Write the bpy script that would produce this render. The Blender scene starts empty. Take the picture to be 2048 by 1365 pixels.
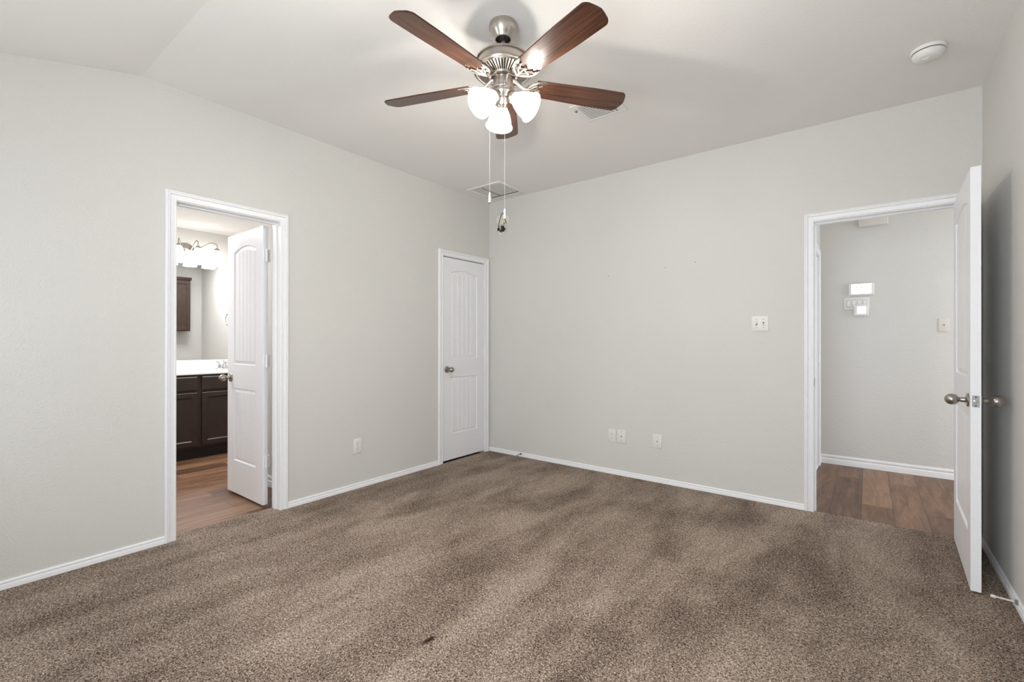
import bpy, bmesh, math, random
import numpy as np
from mathutils import Matrix, Vector
random.seed(7)
PI = math.pi
SC = bpy.context.scene
COL = SC.collection

# ------------------------------------------------------------------ camera
F_PX, YAW, PITCH, ROLL = 925.54, math.radians(37.605), math.radians(0.092), math.radians(0.048)
CAM = Vector((3.3176, -3.8949, 1.2))
fw = Vector((-math.sin(YAW)*math.cos(PITCH), math.cos(YAW)*math.cos(PITCH), math.sin(PITCH)))
rt0 = Vector((math.cos(YAW), math.sin(YAW), 0)); up0 = rt0.cross(fw)
rt = rt0*math.cos(ROLL) + up0*math.sin(ROLL); up = up0*math.cos(ROLL) - rt0*math.sin(ROLL)
cd = bpy.data.cameras.new('camera'); cam = bpy.data.objects.new('camera', cd); COL.objects.link(cam)
cd.sensor_width = 36; cd.lens = F_PX*36/2048; cd.clip_start = 0.02
cam.matrix_world = Matrix(((rt.x, up.x, -fw.x, CAM.x), (rt.y, up.y, -fw.y, CAM.y), (rt.z, up.z, -fw.z, CAM.z), (0, 0, 0, 1)))
SC.camera = cam

# ------------------------------------------------------------------ room numbers
XR, YREAR, ZC = 3.856, -4.50, 2.731          # right wall, rear wall, ceiling
YRIDGE, SLOPE = -3.087, 0.25                 # the ceiling slopes down behind this line
WT = 0.115                                   # wall thickness
ZHEAD = 2.054                                # top of the door openings
BX, BY0, BY1, BZC = -2.72, -3.60, -1.00, 2.462   # bathroom
HX0, HX1, HY, HZC = 2.93, 6.2, 1.70, 2.60    # hall
ZW = -0.012                                  # wood floor level
FAN = Vector((1.922, -2.155, ZC))

# ------------------------------------------------------------------ world, lights, exposure
w = bpy.data.worlds.new('world'); SC.world = w; w.use_nodes = True
bg = w.node_tree.nodes['Background']; bg.inputs[0].default_value = (0.80, 0.90, 1.0, 1); bg.inputs[1].default_value = 1.0
SC.view_settings.view_transform = 'Standard'; SC.view_settings.look = 'None'
SC.view_settings.gamma = 1; SC.view_settings.use_curve_mapping = False
SC.view_settings.exposure = -0.29
SC.cycles.max_bounces = 14; SC.cycles.diffuse_bounces = 8; SC.cycles.glossy_bounces = 6
SC.cycles.use_denoising = True
SC.cycles.sample_clamp_indirect = 8
def area(name, loc, aim, sx, sy, power, col):
    l = bpy.data.lights.new(name, 'AREA'); l.shape = 'RECTANGLE'; l.size = sx; l.size_y = sy; l.energy = power; l.color = col
    o = bpy.data.objects.new(name, l); COL.objects.link(o); o.location = loc
    o.rotation_euler = Vector(aim).to_track_quat('-Z', 'Y').to_euler()
    return o
DAY = (0.89, 0.945, 1.0)
FAN_W = 33          # each of the three bulbs of the ceiling fan
# daylight in the unseen rear windows, plus a light added at the right wall
area('daylight_rear_window', (0.65, YREAR-0.10, 1.30), (0.5, 1, 0.12), 0.7, 1.4, 16, DAY)
area('daylight_rear_window', (2.70, YREAR-0.10, 1.30), (-0.1, 1, 0.10), 1.0, 1.4, 76, DAY)
area('side_fill_light', (XR+0.10, -2.70, 1.30), (-1, 0, 0.9), 1.2, 1.4, 3, DAY)
# unseen area lights added to brighten the hall and the bathroom
area('hall_fill_light', (4.3, 0.60, HZC-0.03), (0, 0, -1), 1.8, 0.5, 3, (0.98, 0.98, 1.0))
area('bathroom_fill_light', (-1.2, -1.50, BZC-0.03), (0, 0, -1), 0.5, 0.5, 36, (0.98, 0.98, 1.0))
area('bathroom_fill_light', (-1.5, -2.90, BZC-0.03), (0, 0, -1), 0.5, 0.5, 32, (0.98, 0.98, 1.0))
area('hall_open_end', (HX1-0.02, 0.95, 1.25), (-1, 0.12, 0), 1.2, 2.0, 52, (0.97, 0.98, 1.0))

# ------------------------------------------------------------------ mesh helpers
class MB:
    def __init__(s, M=None):
        s.v = []; s.f = []; s.M = M or Matrix.Identity(4)
    def add(s, verts, faces):
        b = len(s.v); M = s.M; flip = M.to_3x3().determinant() < 0
        s.v += [M @ Vector(p) for p in verts]
        s.f += [tuple(b+i for i in (reversed(f) if flip else f)) for f in faces]
    def box(s, x0, x1, y0, y1, z0, z1, bev=0, seg=2):
        x0, x1 = sorted((x0, x1)); y0, y1 = sorted((y0, y1)); z0, z1 = sorted((z0, z1))
        vs = [(x, y, z) for x in (x0, x1) for y in (y0, y1) for z in (z0, z1)]
        fs = [(0, 1, 3, 2), (4, 6, 7, 5), (0, 4, 5, 1), (2, 3, 7, 6), (0, 2, 6, 4), (1, 5, 7, 3)]
        if bev > 0:
            bm = bmesh.new(); vv = [bm.verts.new(p) for p in vs]
            for f in fs: bm.faces.new([vv[i] for i in f])
            bmesh.ops.bevel(bm, geom=list(bm.edges), offset=bev, segments=seg, profile=0.5, affect='EDGES')
            bm.verts.index_update(); bm.verts.ensure_lookup_table()
            vs = [tuple(q.co) for q in bm.verts]; fs = [tuple(q.index for q in f.verts) for f in bm.faces]; bm.free()
        s.add(vs, fs)
    def lathe(s, prof, seg=32, M=None, a0=0, a1=2*PI):
        """prof: list of (r, z); closed surface of revolution about local z"""
        L = M or Matrix.Identity(4); full = abs(a1-a0-2*PI) < 1e-6
        n = seg if full else seg+1; vs = []; fs = []
        for r, z in prof:
            for k in range(n):
                a = a0+(a1-a0)*k/seg; vs.append(L @ Vector((r*math.cos(a), r*math.sin(a), z)))
        for i in range(len(prof)-1):
            for k in range(seg):
                k2 = (k+1) % n if full else k+1
                fs.append((i*n+k, i*n+k2, (i+1)*n+k2, (i+1)*n+k))
        if L.to_3x3().determinant() < 0: fs = [tuple(reversed(f)) for f in fs]
        s.add(vs, fs)
    def disc(s, r, z, seg=32, M=None, down=False):
        L = M or Matrix.Identity(4)
        vs = [L @ Vector((r*math.cos(2*PI*k/seg), r*math.sin(2*PI*k/seg), z)) for k in range(seg)]
        s.add(vs, [tuple(reversed(range(seg))) if down else tuple(range(seg))])
    def tube(s, path, r, seg=10, cap=True, flat=1.0):
        P = [Vector(p) for p in path]; n = len(P); R = r if isinstance(r, (list, tuple)) else [r]*n
        vs = []; fs = []; nrm = None
        for i in range(n):
            t = (P[min(i+1, n-1)]-P[max(i-1, 0)]).normalized()
            if nrm is None:
                nrm = t.cross(Vector((0, 0, 1)))
                if nrm.length < 1e-3: nrm = t.cross(Vector((1, 0, 0)))
            nrm = (nrm - t*nrm.dot(t)).normalized(); b = t.cross(nrm)
            for k in range(seg):
                a = 2*PI*k/seg; vs.append(P[i]+nrm*math.cos(a)*R[i]+b*math.sin(a)*R[i]*flat)
        for i in range(n-1):
            for k in range(seg):
                k2 = (k+1) % seg; fs.append((i*seg+k, i*seg+k2, (i+1)*seg+k2, (i+1)*seg+k))
        if cap:
            fs.append(tuple(reversed(range(seg)))); fs.append(tuple((n-1)*seg+k for k in range(seg)))
        s.add(vs, fs)
    def prism(s, poly, z0, z1):
        n = len(poly)
        vs = [(x, y, z0) for x, y in poly]+[(x, y, z1) for x, y in poly]
        fs = [tuple(reversed(range(n))), tuple(range(n, 2*n))]+[(i, (i+1) % n, n+(i+1) % n, n+i) for i in range(n)]
        s.add(vs, fs)
    def sphere(s, c, r, seg=16, rings=10, sq=(1, 1, 1)):
        M = Matrix.Translation(c) @ Matrix.Diagonal((*sq, 1))
        prof = [(max(1e-5, r*math.sin(PI*i/rings)), -r*math.cos(PI*i/rings)) for i in range(rings+1)]
        s.lathe(prof, seg, M)
    def sweep_run(s, prof, p0, p1, out, closed_ends=True):
        """extrude a (out, z) profile from p0 to p1 along the floor; out = unit vector away from the wall"""
        p0 = Vector(p0); p1 = Vector(p1); out = Vector(out); n = len(prof)
        vs = [p0+out*d+Vector((0, 0, z)) for d, z in prof]+[p1+out*d+Vector((0, 0, z)) for d, z in prof]
        fs = [(i, (i+1) % n, n+(i+1) % n, n+i) for i in range(n)]
        fs += [tuple(reversed(range(n))), tuple(range(n, 2*n))]
        s.add(vs, fs)

def link(name, mb, mat, parent=None, loc=(0, 0, 0), smooth=35):
    """mesh object; vertices are given in world space, the origin goes to the root's origin"""
    root = parent
    while root is not None and root.parent is not None: root = root.parent
    off = Vector(root.location) if root is not None else Vector(loc)
    me = bpy.data.meshes.new(name)
    me.from_pydata([tuple(Vector(p)-off) for p in mb.v], [], mb.f)
    me.validate(); me.update()
    bm = bmesh.new(); bm.from_mesh(me); bmesh.ops.remove_doubles(bm, verts=bm.verts, dist=1e-6)
    bmesh.ops.recalc_face_normals(bm, faces=bm.faces); bm.to_mesh(me); bm.free()
    if smooth:
        me.polygons.foreach_set('use_smooth', [True]*len(me.polygons)); me.set_sharp_from_angle(angle=math.radians(smooth))
    for m in (mat if isinstance(mat, (list, tuple)) else [mat]): me.materials.append(m)
    o = bpy.data.objects.new(name, me); COL.objects.link(o)
    if parent is not None: o.parent = parent
    else: o.location = loc
    return o
def tag(o, label=None, cat=None, group=None, kind=None):
    if label: o['label'] = label
    if cat: o['category'] = cat
    if group: o['group'] = group
    if kind: o['kind'] = kind
    return o
def empty(name, loc, label, cat, group=None, kind=None):
    o = bpy.data.objects.new(name, None); COL.objects.link(o); o.location = loc; o.empty_display_size = 0.05
    return tag(o, label, cat, group, kind)
def struct(name, mb, mat, label=None, cat=None, smooth=35):
    return tag(link(name, mb, mat, smooth=smooth), label, cat, kind='structure')
def frame(o, x, y, z):
    """matrix from origin and three axes"""
    x, y, z = Vector(x), Vector(y), Vector(z); o = Vector(o)
    return Matrix(((x.x, y.x, z.x, o.x), (x.y, y.y, z.y, o.y), (x.z, y.z, z.z, o.z), (0, 0, 0, 1)))

# ------------------------------------------------------------------ materials
def srgb(r, g, b):
    c = [x/255 for x in (r, g, b)]
    return tuple(x/12.92 if x <= 0.04045 else ((x+0.055)/1.055)**2.4 for x in c)+(1,)
def newmat(name):
    m = bpy.data.materials.new(name); m.use_nodes = True
    nt = m.node_tree; return m, nt, nt.nodes['Principled BSDF']
def N(nt, t, **kw):
    n = nt.nodes.new(t)
    for k, v in kw.items():
        if k in n.inputs: n.inputs[k].default_value = v
        else: setattr(n, k, v)
    return n
def coords(nt, scale=(1, 1, 1), rot=(0, 0, 0)):
    tc = N(nt, 'ShaderNodeTexCoord'); mp = N(nt, 'ShaderNodeMapping')
    mp.inputs['Scale'].default_value = scale; mp.inputs['Rotation'].default_value = rot
    nt.links.new(tc.outputs['Object'], mp.inputs['Vector']); return mp.outputs['Vector']
def noise(nt, vec, scale, detail=2, rough=0.5, dist=0):
    n = N(nt, 'ShaderNodeTexNoise'); n.inputs['Scale'].default_value = scale; n.inputs['Detail'].default_value = detail
    n.inputs['Roughness'].default_value = rough; n.inputs['Distortion'].default_value = dist
    nt.links.new(vec, n.inputs['Vector']); return n.outputs['Fac']
def ramp(nt, fac, stops):
    r = N(nt, 'ShaderNodeValToRGB'); e = r.color_ramp.elements
    e[0].position, e[0].color = stops[0]; e[1].position, e[1].color = stops[-1]
    for p, c in stops[1:-1]:
        q = e.new(p); q.color = c
    nt.links.new(fac, r.inputs['Fac']); return r.outputs['Color']
def bump(nt, b, h, strength, dist):
    n = N(nt, 'ShaderNodeBump'); n.inputs['Strength'].default_value = strength; n.inputs['Distance'].default_value = dist
    nt.links.new(h, n.inputs['Height']); nt.links.new(n.outputs['Normal'], b.inputs['Normal'])
def mixc(nt, fac, a, b, mode='MIX'):
    n = N(nt, 'ShaderNodeMix', data_type='RGBA', blend_type=mode)
    for sock, v in ((n.inputs[0], fac), (n.inputs[6], a), (n.inputs[7], b)):
        if hasattr(v, 'links') or hasattr(v, 'is_linked'): nt.links.new(v, sock)
        else: sock.default_value = v
    return n.outputs[2]
def math_n(nt, op, a, b=None, clamp=False):
    n = N(nt, 'ShaderNodeMath', operation=op); n.use_clamp = clamp
    for i, v in enumerate((a, b)):
        if v is None: continue
        if hasattr(v, 'is_linked'): nt.links.new(v, n.inputs[i])
        else: n.inputs[i].default_value = v
    return n.outputs[0]
def plain(name, col, rough=0.5, metal=0, spec=None, noise_amt=0.03, nscale=30, bmp=0):
    m, nt, b = newmat(name); v = coords(nt); f = noise(nt, v, nscale, 3)
    lo = tuple(c*(1-noise_amt) for c in col[:3])+(1,); hi = tuple(min(1, c*(1+noise_amt)) for c in col[:3])+(1,)
    nt.links.new(ramp(nt, f, [(0.3, lo), (0.7, hi)]), b.inputs['Base Color'])
    b.inputs['Roughness'].default_value = rough; b.inputs['Metallic'].default_value = metal
    if spec is not None: b.inputs['Specular IOR Level'].default_value = spec
    if bmp: bump(nt, b, f, bmp, 0.001)
    return m
def wall_paint(name, col, scale=105, strength=0.30, dist=0.0025):
    m, nt, b = newmat(name); v = coords(nt)
    f = noise(nt, v, scale, 1.5, 0.45, 0.3); big = noise(nt, v, 1.3, 2)
    lo = tuple(c*0.985 for c in col[:3])+(1,); hi = tuple(c*1.015 for c in col[:3])+(1,)
    nt.links.new(ramp(nt, big, [(0.3, lo), (0.7, hi)]), b.inputs['Base Color'])
    h = ramp(nt, f, [(0.36, (0, 0, 0, 1)), (0.62, (1, 1, 1, 1))])
    b.inputs['Roughness'].default_value = 0.62; b.inputs['Specular IOR Level'].default_value = 0.3
    bump(nt, b, h, strength, dist); return m
def emit(name, col, s, base=(0.9, 0.9, 0.9, 1)):
    m, nt, b = newmat(name); b.inputs['Base Color'].default_value = base
    b.inputs['Emission Color'].default_value = col; b.inputs['Emission Strength'].default_value = s; b.inputs['Roughness'].default_value = 0.3
    return m
def brushed(name, col, rough):
    m, nt, b = newmat(name); v = coords(nt, (1, 1, 0.04)); f = noise(nt, v, 300, 2)
    nt.links.new(ramp(nt, f, [(0.3, tuple(c*0.9 for c in col[:3])+(1,)), (0.7, col)]), b.inputs['Base Color'])
    b.inputs['Metallic'].default_value = 1; b.inputs['Roughness'].default_value = rough; return m
def planks(name, c_lo, c_mid, c_hi, width=0.182, length=1.22):
    m, nt, b = newmat(name)
    v = coords(nt, (1, 1, 1), (0, 0, PI/2))
    br = N(nt, 'ShaderNodeTexBrick'); br.offset = 0.37; br.offset_frequency = 2
    for k, val in (('Color1', (0, 0, 0, 1)), ('Color2', (1, 1, 1, 1)), ('Mortar', (0.5, 0.5, 0.5, 1)), ('Scale', 1.0), ('Mortar Size', 0.0016),
                   ('Mortar Smooth', 0.2), ('Bias', 0.0), ('Brick Width', length), ('Row Height', width)): br.inputs[k].default_value = val
    nt.links.new(v, br.inputs['Vector'])
    # shift the grain from plank to plank
    sh = N(nt, 'ShaderNodeVectorMath', operation='MULTIPLY'); nt.links.new(br.outputs['Color'], sh.inputs[0]); sh.inputs[1].default_value = (7, 3, 5)
    ad = N(nt, 'ShaderNodeVectorMath', operation='ADD'); nt.links.new(v, ad.inputs[0]); nt.links.new(sh.outputs[0], ad.inputs[1])
    mp = N(nt, 'ShaderNodeMapping'); mp.inputs['Scale'].default_value = (1.2, 9, 1); nt.links.new(ad.outputs[0], mp.inputs['Vector'])
    g1 = noise(nt, mp.outputs['Vector'], 2.2, 5, 0.6, 0.8)
    mp2 = N(nt, 'ShaderNodeMapping'); mp2.inputs['Scale'].default_value = (2.5, 60, 1); nt.links.new(ad.outputs[0], mp2.inputs['Vector'])
    g2 = noise(nt, mp2.outputs['Vector'], 3, 4, 0.6)
    sep = N(nt, 'ShaderNodeSeparateColor'); nt.links.new(br.outputs['Color'], sep.inputs[0])
    t = math_n(nt, 'ADD', math_n(nt, 'MULTIPLY', g1, 0.75), math_n(nt, 'MULTIPLY', sep.outputs[0], 0.34))
    t = math_n(nt, 'ADD', t, math_n(nt, 'MULTIPLY', g2, 0.22))
    c = ramp(nt, t, [(0.38, c_lo), (0.62, c_mid), (0.92, c_hi)])
    c = mixc(nt, br.outputs['Fac'], c, tuple(x*0.45 for x in c_lo[:3])+(1,))
    nt.links.new(c, b.inputs['Base Color']); b.inputs['Roughness'].default_value = 0.42
    bump(nt, b, math_n(nt, 'SUBTRACT', math_n(nt, 'MULTIPLY', g2, 0.3), br.outputs['Fac']), 0.25, 0.001)
    return m
def wood_blade():
    m, nt, b = newmat('walnut_blade'); tc = N(nt, 'ShaderNodeTexCoord'); mp = N(nt, 'ShaderNodeMapping')
    nt.links.new(tc.outputs['UV'], mp.inputs['Vector']); mp.inputs['Scale'].default_value = (1.2, 26, 1)
    g = noise(nt, mp.outputs['Vector'], 3.0, 4, 0.5, 0.3)
    nt.links.new(ramp(nt, g, [(0.28, srgb(44, 26, 18)), (0.5, srgb(72, 43, 29)), (0.75, srgb(92, 57, 39))]), b.inputs['Base Color'])
    b.inputs['Roughness'].default_value = 0.24; b.inputs['Specular IOR Level'].default_value = 0.5; return m
def carpet_mat():
    m, nt, b = newmat('carpet'); v = coords(nt)
    f1 = noise(nt, v, 155, 1.5, 0.55, 1.2)
    f2 = noise(nt, v, 330, 2, 0.6, 0.6)
    f = math_n(nt, 'ADD', math_n(nt, 'MULTIPLY', f1, 0.6), math_n(nt, 'MULTIPLY', f2, 0.4))
    # trodden and brushed patches of pile
    p1 = noise(nt, coords(nt, (1.3, 0.75, 1), (0, 0, 0.1)), 1.9, 4, 0.6, 0.5)
    p2 = noise(nt, coords(nt, (2.6, 0.6, 1), (0, 0, 0.12)), 1.7, 3, 0.55, 0.3)
    patch = math_n(nt, 'ADD', math_n(nt, 'MULTIPLY', p1, 0.55), math_n(nt, 'MULTIPLY', p2, 0.45))
    pr = ramp(nt, patch, [(0.38, (0.0, 0.0, 0.0, 1)), (0.60, (1, 1, 1, 1))])
    fb = math_n(nt, 'ADD', f, math_n(nt, 'MULTIPLY', math_n(nt, 'SUBTRACT', pr, 0.5), 0.075))
    c = ramp(nt, fb, [(0.375, srgb(40, 30, 25)), (0.455, srgb(100, 84, 73)), (0.53, srgb(150, 133, 120)), (0.66, srgb(214, 199, 184))])
    # a small dark scuff
    sx = N(nt, 'ShaderNodeMapping'); tc = N(nt, 'ShaderNodeTexCoord'); nt.links.new(tc.outputs['Object'], sx.inputs['Vector'])
    sx.vector_type = 'TEXTURE'; sx.inputs['Location'].default_value = (1.918, -2.623, 0); sx.inputs['Rotation'].default_value = (0, 0, math.radians(84)); sx.inputs['Scale'].default_value = (0.058, 0.020, 1)
    ln = N(nt, 'ShaderNodeVectorMath', operation='LENGTH'); nt.links.new(sx.outputs['Vector'], ln.inputs[0])
    sm = math_n(nt, 'SUBTRACT', 1.25, math_n(nt, 'ADD', ln.outputs['Value'], math_n(nt, 'MULTIPLY', f2, 0.6)), True)
    c = mixc(nt, math_n(nt, 'MULTIPLY', sm, 1.6, True), c, srgb(52, 34, 30))
    nt.links.new(c, b.inputs['Base Color']); b.inputs['Roughness'].default_value = 0.95; b.inputs['Specular IOR Level'].default_value = 0.1
    bump(nt, b, f, 0.7, 0.006); return m

M_WALL = wall_paint('greige_wall', srgb(212, 211, 207))
M_CEIL = wall_paint('ceiling_paint', srgb(234, 232, 229), 120, 0.16, 0.002)
M_WALLB = wall_paint('bathroom_wall_paint', srgb(214, 212, 207))
M_TRIM = plain('white_trim', srgb(238, 239, 241), 0.35, noise_amt=0.01)
M_DOOR = plain('white_door', srgb(236, 237, 240), 0.38, noise_amt=0.01)
M_PLATE = plain('white_plastic', srgb(226, 225, 222), 0.35, noise_amt=0.01)
M_PLATEC = plain('ivory_plastic', srgb(214, 210, 203), 0.4, noise_amt=0.01)
M_DARK = plain('dark_slot', srgb(30, 29, 28), 0.8)
M_GREY = plain('grey_slot', srgb(120, 119, 116), 0.7)
M_NICKEL = brushed('satin_nickel', srgb(168, 162, 154), 0.30)
M_FANNI = brushed('brushed_nickel', srgb(192, 184, 176), 0.28)
M_CHROME = brushed('chrome', srgb(215, 216, 218), 0.12)
M_BLADE = wood_blade()
M_CARPET = carpet_mat()
M_WOOD = planks('wood_planks', srgb(66, 45, 31), srgb(110, 79, 57), srgb(152, 117, 90))
M_ESP = plain('espresso_wood', srgb(43, 30, 25), 0.38, noise_amt=0.2, nscale=14)
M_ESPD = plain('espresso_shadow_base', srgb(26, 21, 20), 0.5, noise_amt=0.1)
M_CAB = plain('brown_cabinet', srgb(60, 42, 33), 0.4, noise_amt=0.2, nscale=14)
M_MARBLE = plain('white_cultured_marble', srgb(238, 238, 237), 0.2, noise_amt=0.01)
M_SHADE = emit('lit_glass_shade', (1.0, 0.95, 0.88, 1), 3.0)
nt = M_SHADE.node_tree; tr_ = N(nt, 'ShaderNodeBsdfTransparent'); mx = N(nt, 'ShaderNodeMixShader'); mx.inputs[0].default_value = 0.45
nt.links.new(nt.nodes['Principled BSDF'].outputs[0], mx.inputs[1]); nt.links.new(tr_.outputs[0], mx.inputs[2]); nt.links.new(mx.outputs[0], nt.nodes['Material Output'].inputs['Surface'])
M_BULB = emit('lit_bulb', (1.0, 0.88, 0.72, 1), 12)
M_VSHADE = emit('lit_vanity_glass', (1.0, 0.98, 0.96, 1), 6)
M_SCREEN = emit('lit_screen', (1, 1, 1, 1), 1.4)
M_RUB = plain('white_rubber', srgb(225, 222, 215), 0.6)
M_BLK = plain('black_rubber', srgb(32, 32, 33), 0.5)
M_PATCH = plain('bare_plaster', srgb(236, 230, 218), 0.8, noise_amt=0.06, nscale=60)
m, nt, b = newmat('mirror_glass'); b.inputs['Metallic'].default_value = 1; b.inputs['Roughness'].default_value = 0.01
nt.links.new(ramp(nt, noise(nt, coords(nt), 3), [(0.2, (0.86, 0.87, 0.87, 1)), (0.8, (0.88, 0.89, 0.89, 1))]), b.inputs['Base Color']); M_MIRROR = m

# ------------------------------------------------------------------ setting
# openings along the left wall (y) and the back wall (x)
BA0, BA1 = -2.918, -2.294      # bathroom doorway
CL0, CL1 = -0.708, -0.078      # closet doorway
HA0, HA1 = 3.010, 3.768        # hall doorway
g = MB()
for y0, y1, z0, z1 in ((YREAR, BA0, -.02, ZC), (BA0, BA1, ZHEAD, ZC), (BA1, CL0, -.02, ZC), (CL0, CL1, ZHEAD, ZC), (CL1, WT, -.02, ZC)):
    g.box(-WT, 0, y0, y1, z0, z1)
struct('wall_left', g, M_WALL, 'textured greige wall with the bathroom door and the closet door', 'wall')
g = MB()
for x0, x1, z0, z1 in ((0, HA0, -.02, ZC), (HA0, HA1, ZHEAD, ZC), (HA1, XR, -.02, ZC)):
    g.box(x0, x1, 0, WT, z0, z1)
wb = struct('wall_back', g, M_WALL, 'wide greige wall between the corner closet and the hall doorway', 'wall')
for px, pz in ((1.43, 1.80), (1.955, 1.83), (2.20, 1.85)):     # small nail holes left in the wall
    g = MB(); g.lathe([(0.0001, 0.0012), (0.003, 0.001), (0.004, 0)], 10, frame((px, 0, pz), (1, 0, 0), (0, 0, 1), (0, -1, 0)))
    link('nail_hole', g, M_GREY, wb)
SW0, SW1 = -3.30, -2.10
g = MB(); g.box(XR, XR+WT, YREAR, SW0, -.02, ZC); g.box(XR, XR+WT, SW1, WT, -.02, ZC); g.box(XR, XR+WT, SW0, SW1, -.02, .60); g.box(XR, XR+WT, SW0, SW1, 2.05, ZC)
struct('wall_right', g, M_WALL, 'greige wall at the right behind the open hall door', 'wall')
g = MB()
WIN = ((0.30, 1.00), (2.20, 3.20)); WZ0, WZ1 = 0.62, 2.05
xs = [0, WIN[0][0], WIN[0][1], WIN[1][0], WIN[1][1], XR]
ZR = ZC-SLOPE*(YRIDGE-YREAR)
for i in range(5):
    if i in (1, 3):
        g.box(xs[i], xs[i+1], YREAR-WT, YREAR, -.02, WZ0); g.box(xs[i], xs[i+1], YREAR-WT, YREAR, WZ1, ZR+.1)
    else: g.box(xs[i], xs[i+1], YREAR-WT, YREAR, -.02, ZR+.1)
struct('wall_rear', g, M_WALL, 'greige wall behind the viewer with two windows', 'wall')
for k, (a, c) in enumerate(WIN):
    g = MB(); t = 0.045
    g.box(a, a+t, YREAR-.09, YREAR-.04, WZ0, WZ1); g.box(c-t, c, YREAR-.09, YREAR-.04, WZ0, WZ1)
    g.box(a+t, c-t, YREAR-.09, YREAR-.04, WZ0, WZ0+t); g.box(a+t, c-t, YREAR-.09, YREAR-.04, WZ1-t, WZ1)
    zm = (WZ0+WZ1)/2; g.box(a+t, c-t, YREAR-.08, YREAR-.05, zm-.02, zm+.02)
    g.box(a-.03, c+.03, YREAR-.035, YREAR+.03, WZ0-.025, WZ0)
    struct('window_%d' % (k+1), g, M_TRIM, 'white framed window in the rear wall, %s of the pair' % ('left' if k == 0 else 'right'), 'window')
g = MB(); t = .045
g.box(XR+.04, XR+.09, SW0, SW0+t, .60, 2.05); g.box(XR+.04, XR+.09, SW1-t, SW1, .60, 2.05); g.box(XR+.04, XR+.09, SW0+t, SW1-t, .60, .60+t)
g.box(XR+.04, XR+.09, SW0+t, SW1-t, 2.05-t, 2.05); g.box(XR+.05, XR+.08, SW0+t, SW1-t, 1.30, 1.34); g.box(XR-.03, XR+.035, SW0-.03, SW1+.03, .575, .60)
struct('window_3', g, M_TRIM, 'white framed window added for light in the right wall outside the frame', 'window')  # unseen window, added so more light reaches the left wall and ceiling
g = MB()
g.box(-WT, XR+WT, YRIDGE, WT, ZC, ZC+.06)
zr2 = ZC-SLOPE*(YRIDGE-YREAR+WT)
g.add([(-WT, YRIDGE, ZC), (XR+WT, YRIDGE, ZC), (XR+WT, YREAR-WT, zr2), (-WT, YREAR-WT, zr2),
       (-WT, YRIDGE, ZC+.06), (XR+WT, YRIDGE, ZC+.06), (XR+WT, YREAR-WT, zr2+.06), (-WT, YREAR-WT, zr2+.06)],
      [(0, 1, 2, 3), (7, 6, 5, 4), (0, 4, 5, 1), (2, 6, 7, 3), (0, 3, 7, 4), (1, 5, 6, 2)])
struct('ceiling', g, M_CEIL, 'pale ceiling sloping down at the left rear', 'ceiling', smooth=0)
g = MB(); g.box(0, XR, YREAR, 0, -.02, 0); g.box(-.092, 0, BA0, BA1, -.02, 0); g.box(HA0, HA1, 0, .022, -.02, 0)
struct('floor', g, M_CARPET, 'brown flecked wall to wall carpet', 'carpet', smooth=0)

# bathroom shell
g = MB(); g.box(BX, -.092, BY0, BY1, ZW-.02, ZW)
struct('floor_bathroom', g, M_WOOD, 'brown wood plank floor of the bathroom', 'floor')
g = MB(); g.box(BX-.1, BX, BY0-.1, BY1+.1, ZW, BZC)
struct('wall_bathroom_left', g, M_WALLB, 'bathroom wall behind the mirror and vanity light', 'wall')
g = MB(); g.box(BX, -WT, BY1, BY1+.1, ZW, BZC)
struct('wall_bathroom_back', g, M_WALLB, 'bathroom end wall past the vanity', 'wall')
g = MB(); g.box(BX, -WT, BY0-.1, BY0, ZW, BZC)
struct('wall_bathroom_front', g, M_WALLB, 'bathroom wall out of view at the left', 'wall')
g = MB(); g.box(BX-.1, -WT, BY0-.1, BY1+.1, BZC, BZC+.06)
struct('ceiling_bathroom', g, M_CEIL, 'white bathroom ceiling seen over the door', 'ceiling')
g = MB(); g.box(-.84, -WT, -2.06, -1.96, ZW, BZC)
struct('wall_bathroom_partition', g, M_WALLB, 'short bathroom wall right behind the open door', 'wall')
# closet behind the corner door
g = MB(); g.box(-.75, -.70, CL0-.1, 0, -.02, 2.3); g.box(-.70, -WT, CL0-.1, CL0-.06, -.02, 2.3); g.box(-.70, -WT, -.04, 0, -.02, 2.3); g.box(-.75, -WT, CL0-.1, 0, 2.3, 2.34)
struct('wall_closet', g, M_WALL, 'inside of the corner closet', 'wall')
g = MB(); g.box(-.75, 0, CL0-.1, 0, -.04, -.02)
struct('floor_closet', g, M_CARPET, 'carpet inside the corner closet', 'carpet')
# hall shell
g = MB(); g.box(HX0, HX1, .022, HY, ZW-.02, ZW)
struct('floor_hall', g, M_WOOD, 'brown wood plank floor of the hall', 'floor')
g = MB(); g.box(HX0-.1, HX1, HY, HY+.1, ZW, HZC)
struct('wall_hall_back', g, M_WALL, 'hall wall carrying the lit control panels', 'wall')
HD0, HD1 = 0.80, 1.520
g = MB(); g.box(HX0-.1, HX0, WT, HD0, ZW, HZC); g.box(HX0-.1, HX0, HD1, HY, ZW, HZC); g.box(HX0-.1, HX0, HD0, HD1, ZHEAD, HZC)
struct('wall_hall_left', g, M_WALL, 'short hall wall with a white door casing', 'wall')
g = MB(); g.box(XR+WT, HX1, 0, WT, ZW, HZC)
struct('wall_hall_front', g, M_WALL, 'hall wall continuing past the bedroom', 'wall')
g = MB(); g.box(HX0-.1, HX1+.1, WT, HY+.1, HZC, HZC+.06)
struct('ceiling_hall', g, M_CEIL, 'hall ceiling out of view', 'ceiling')

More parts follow.
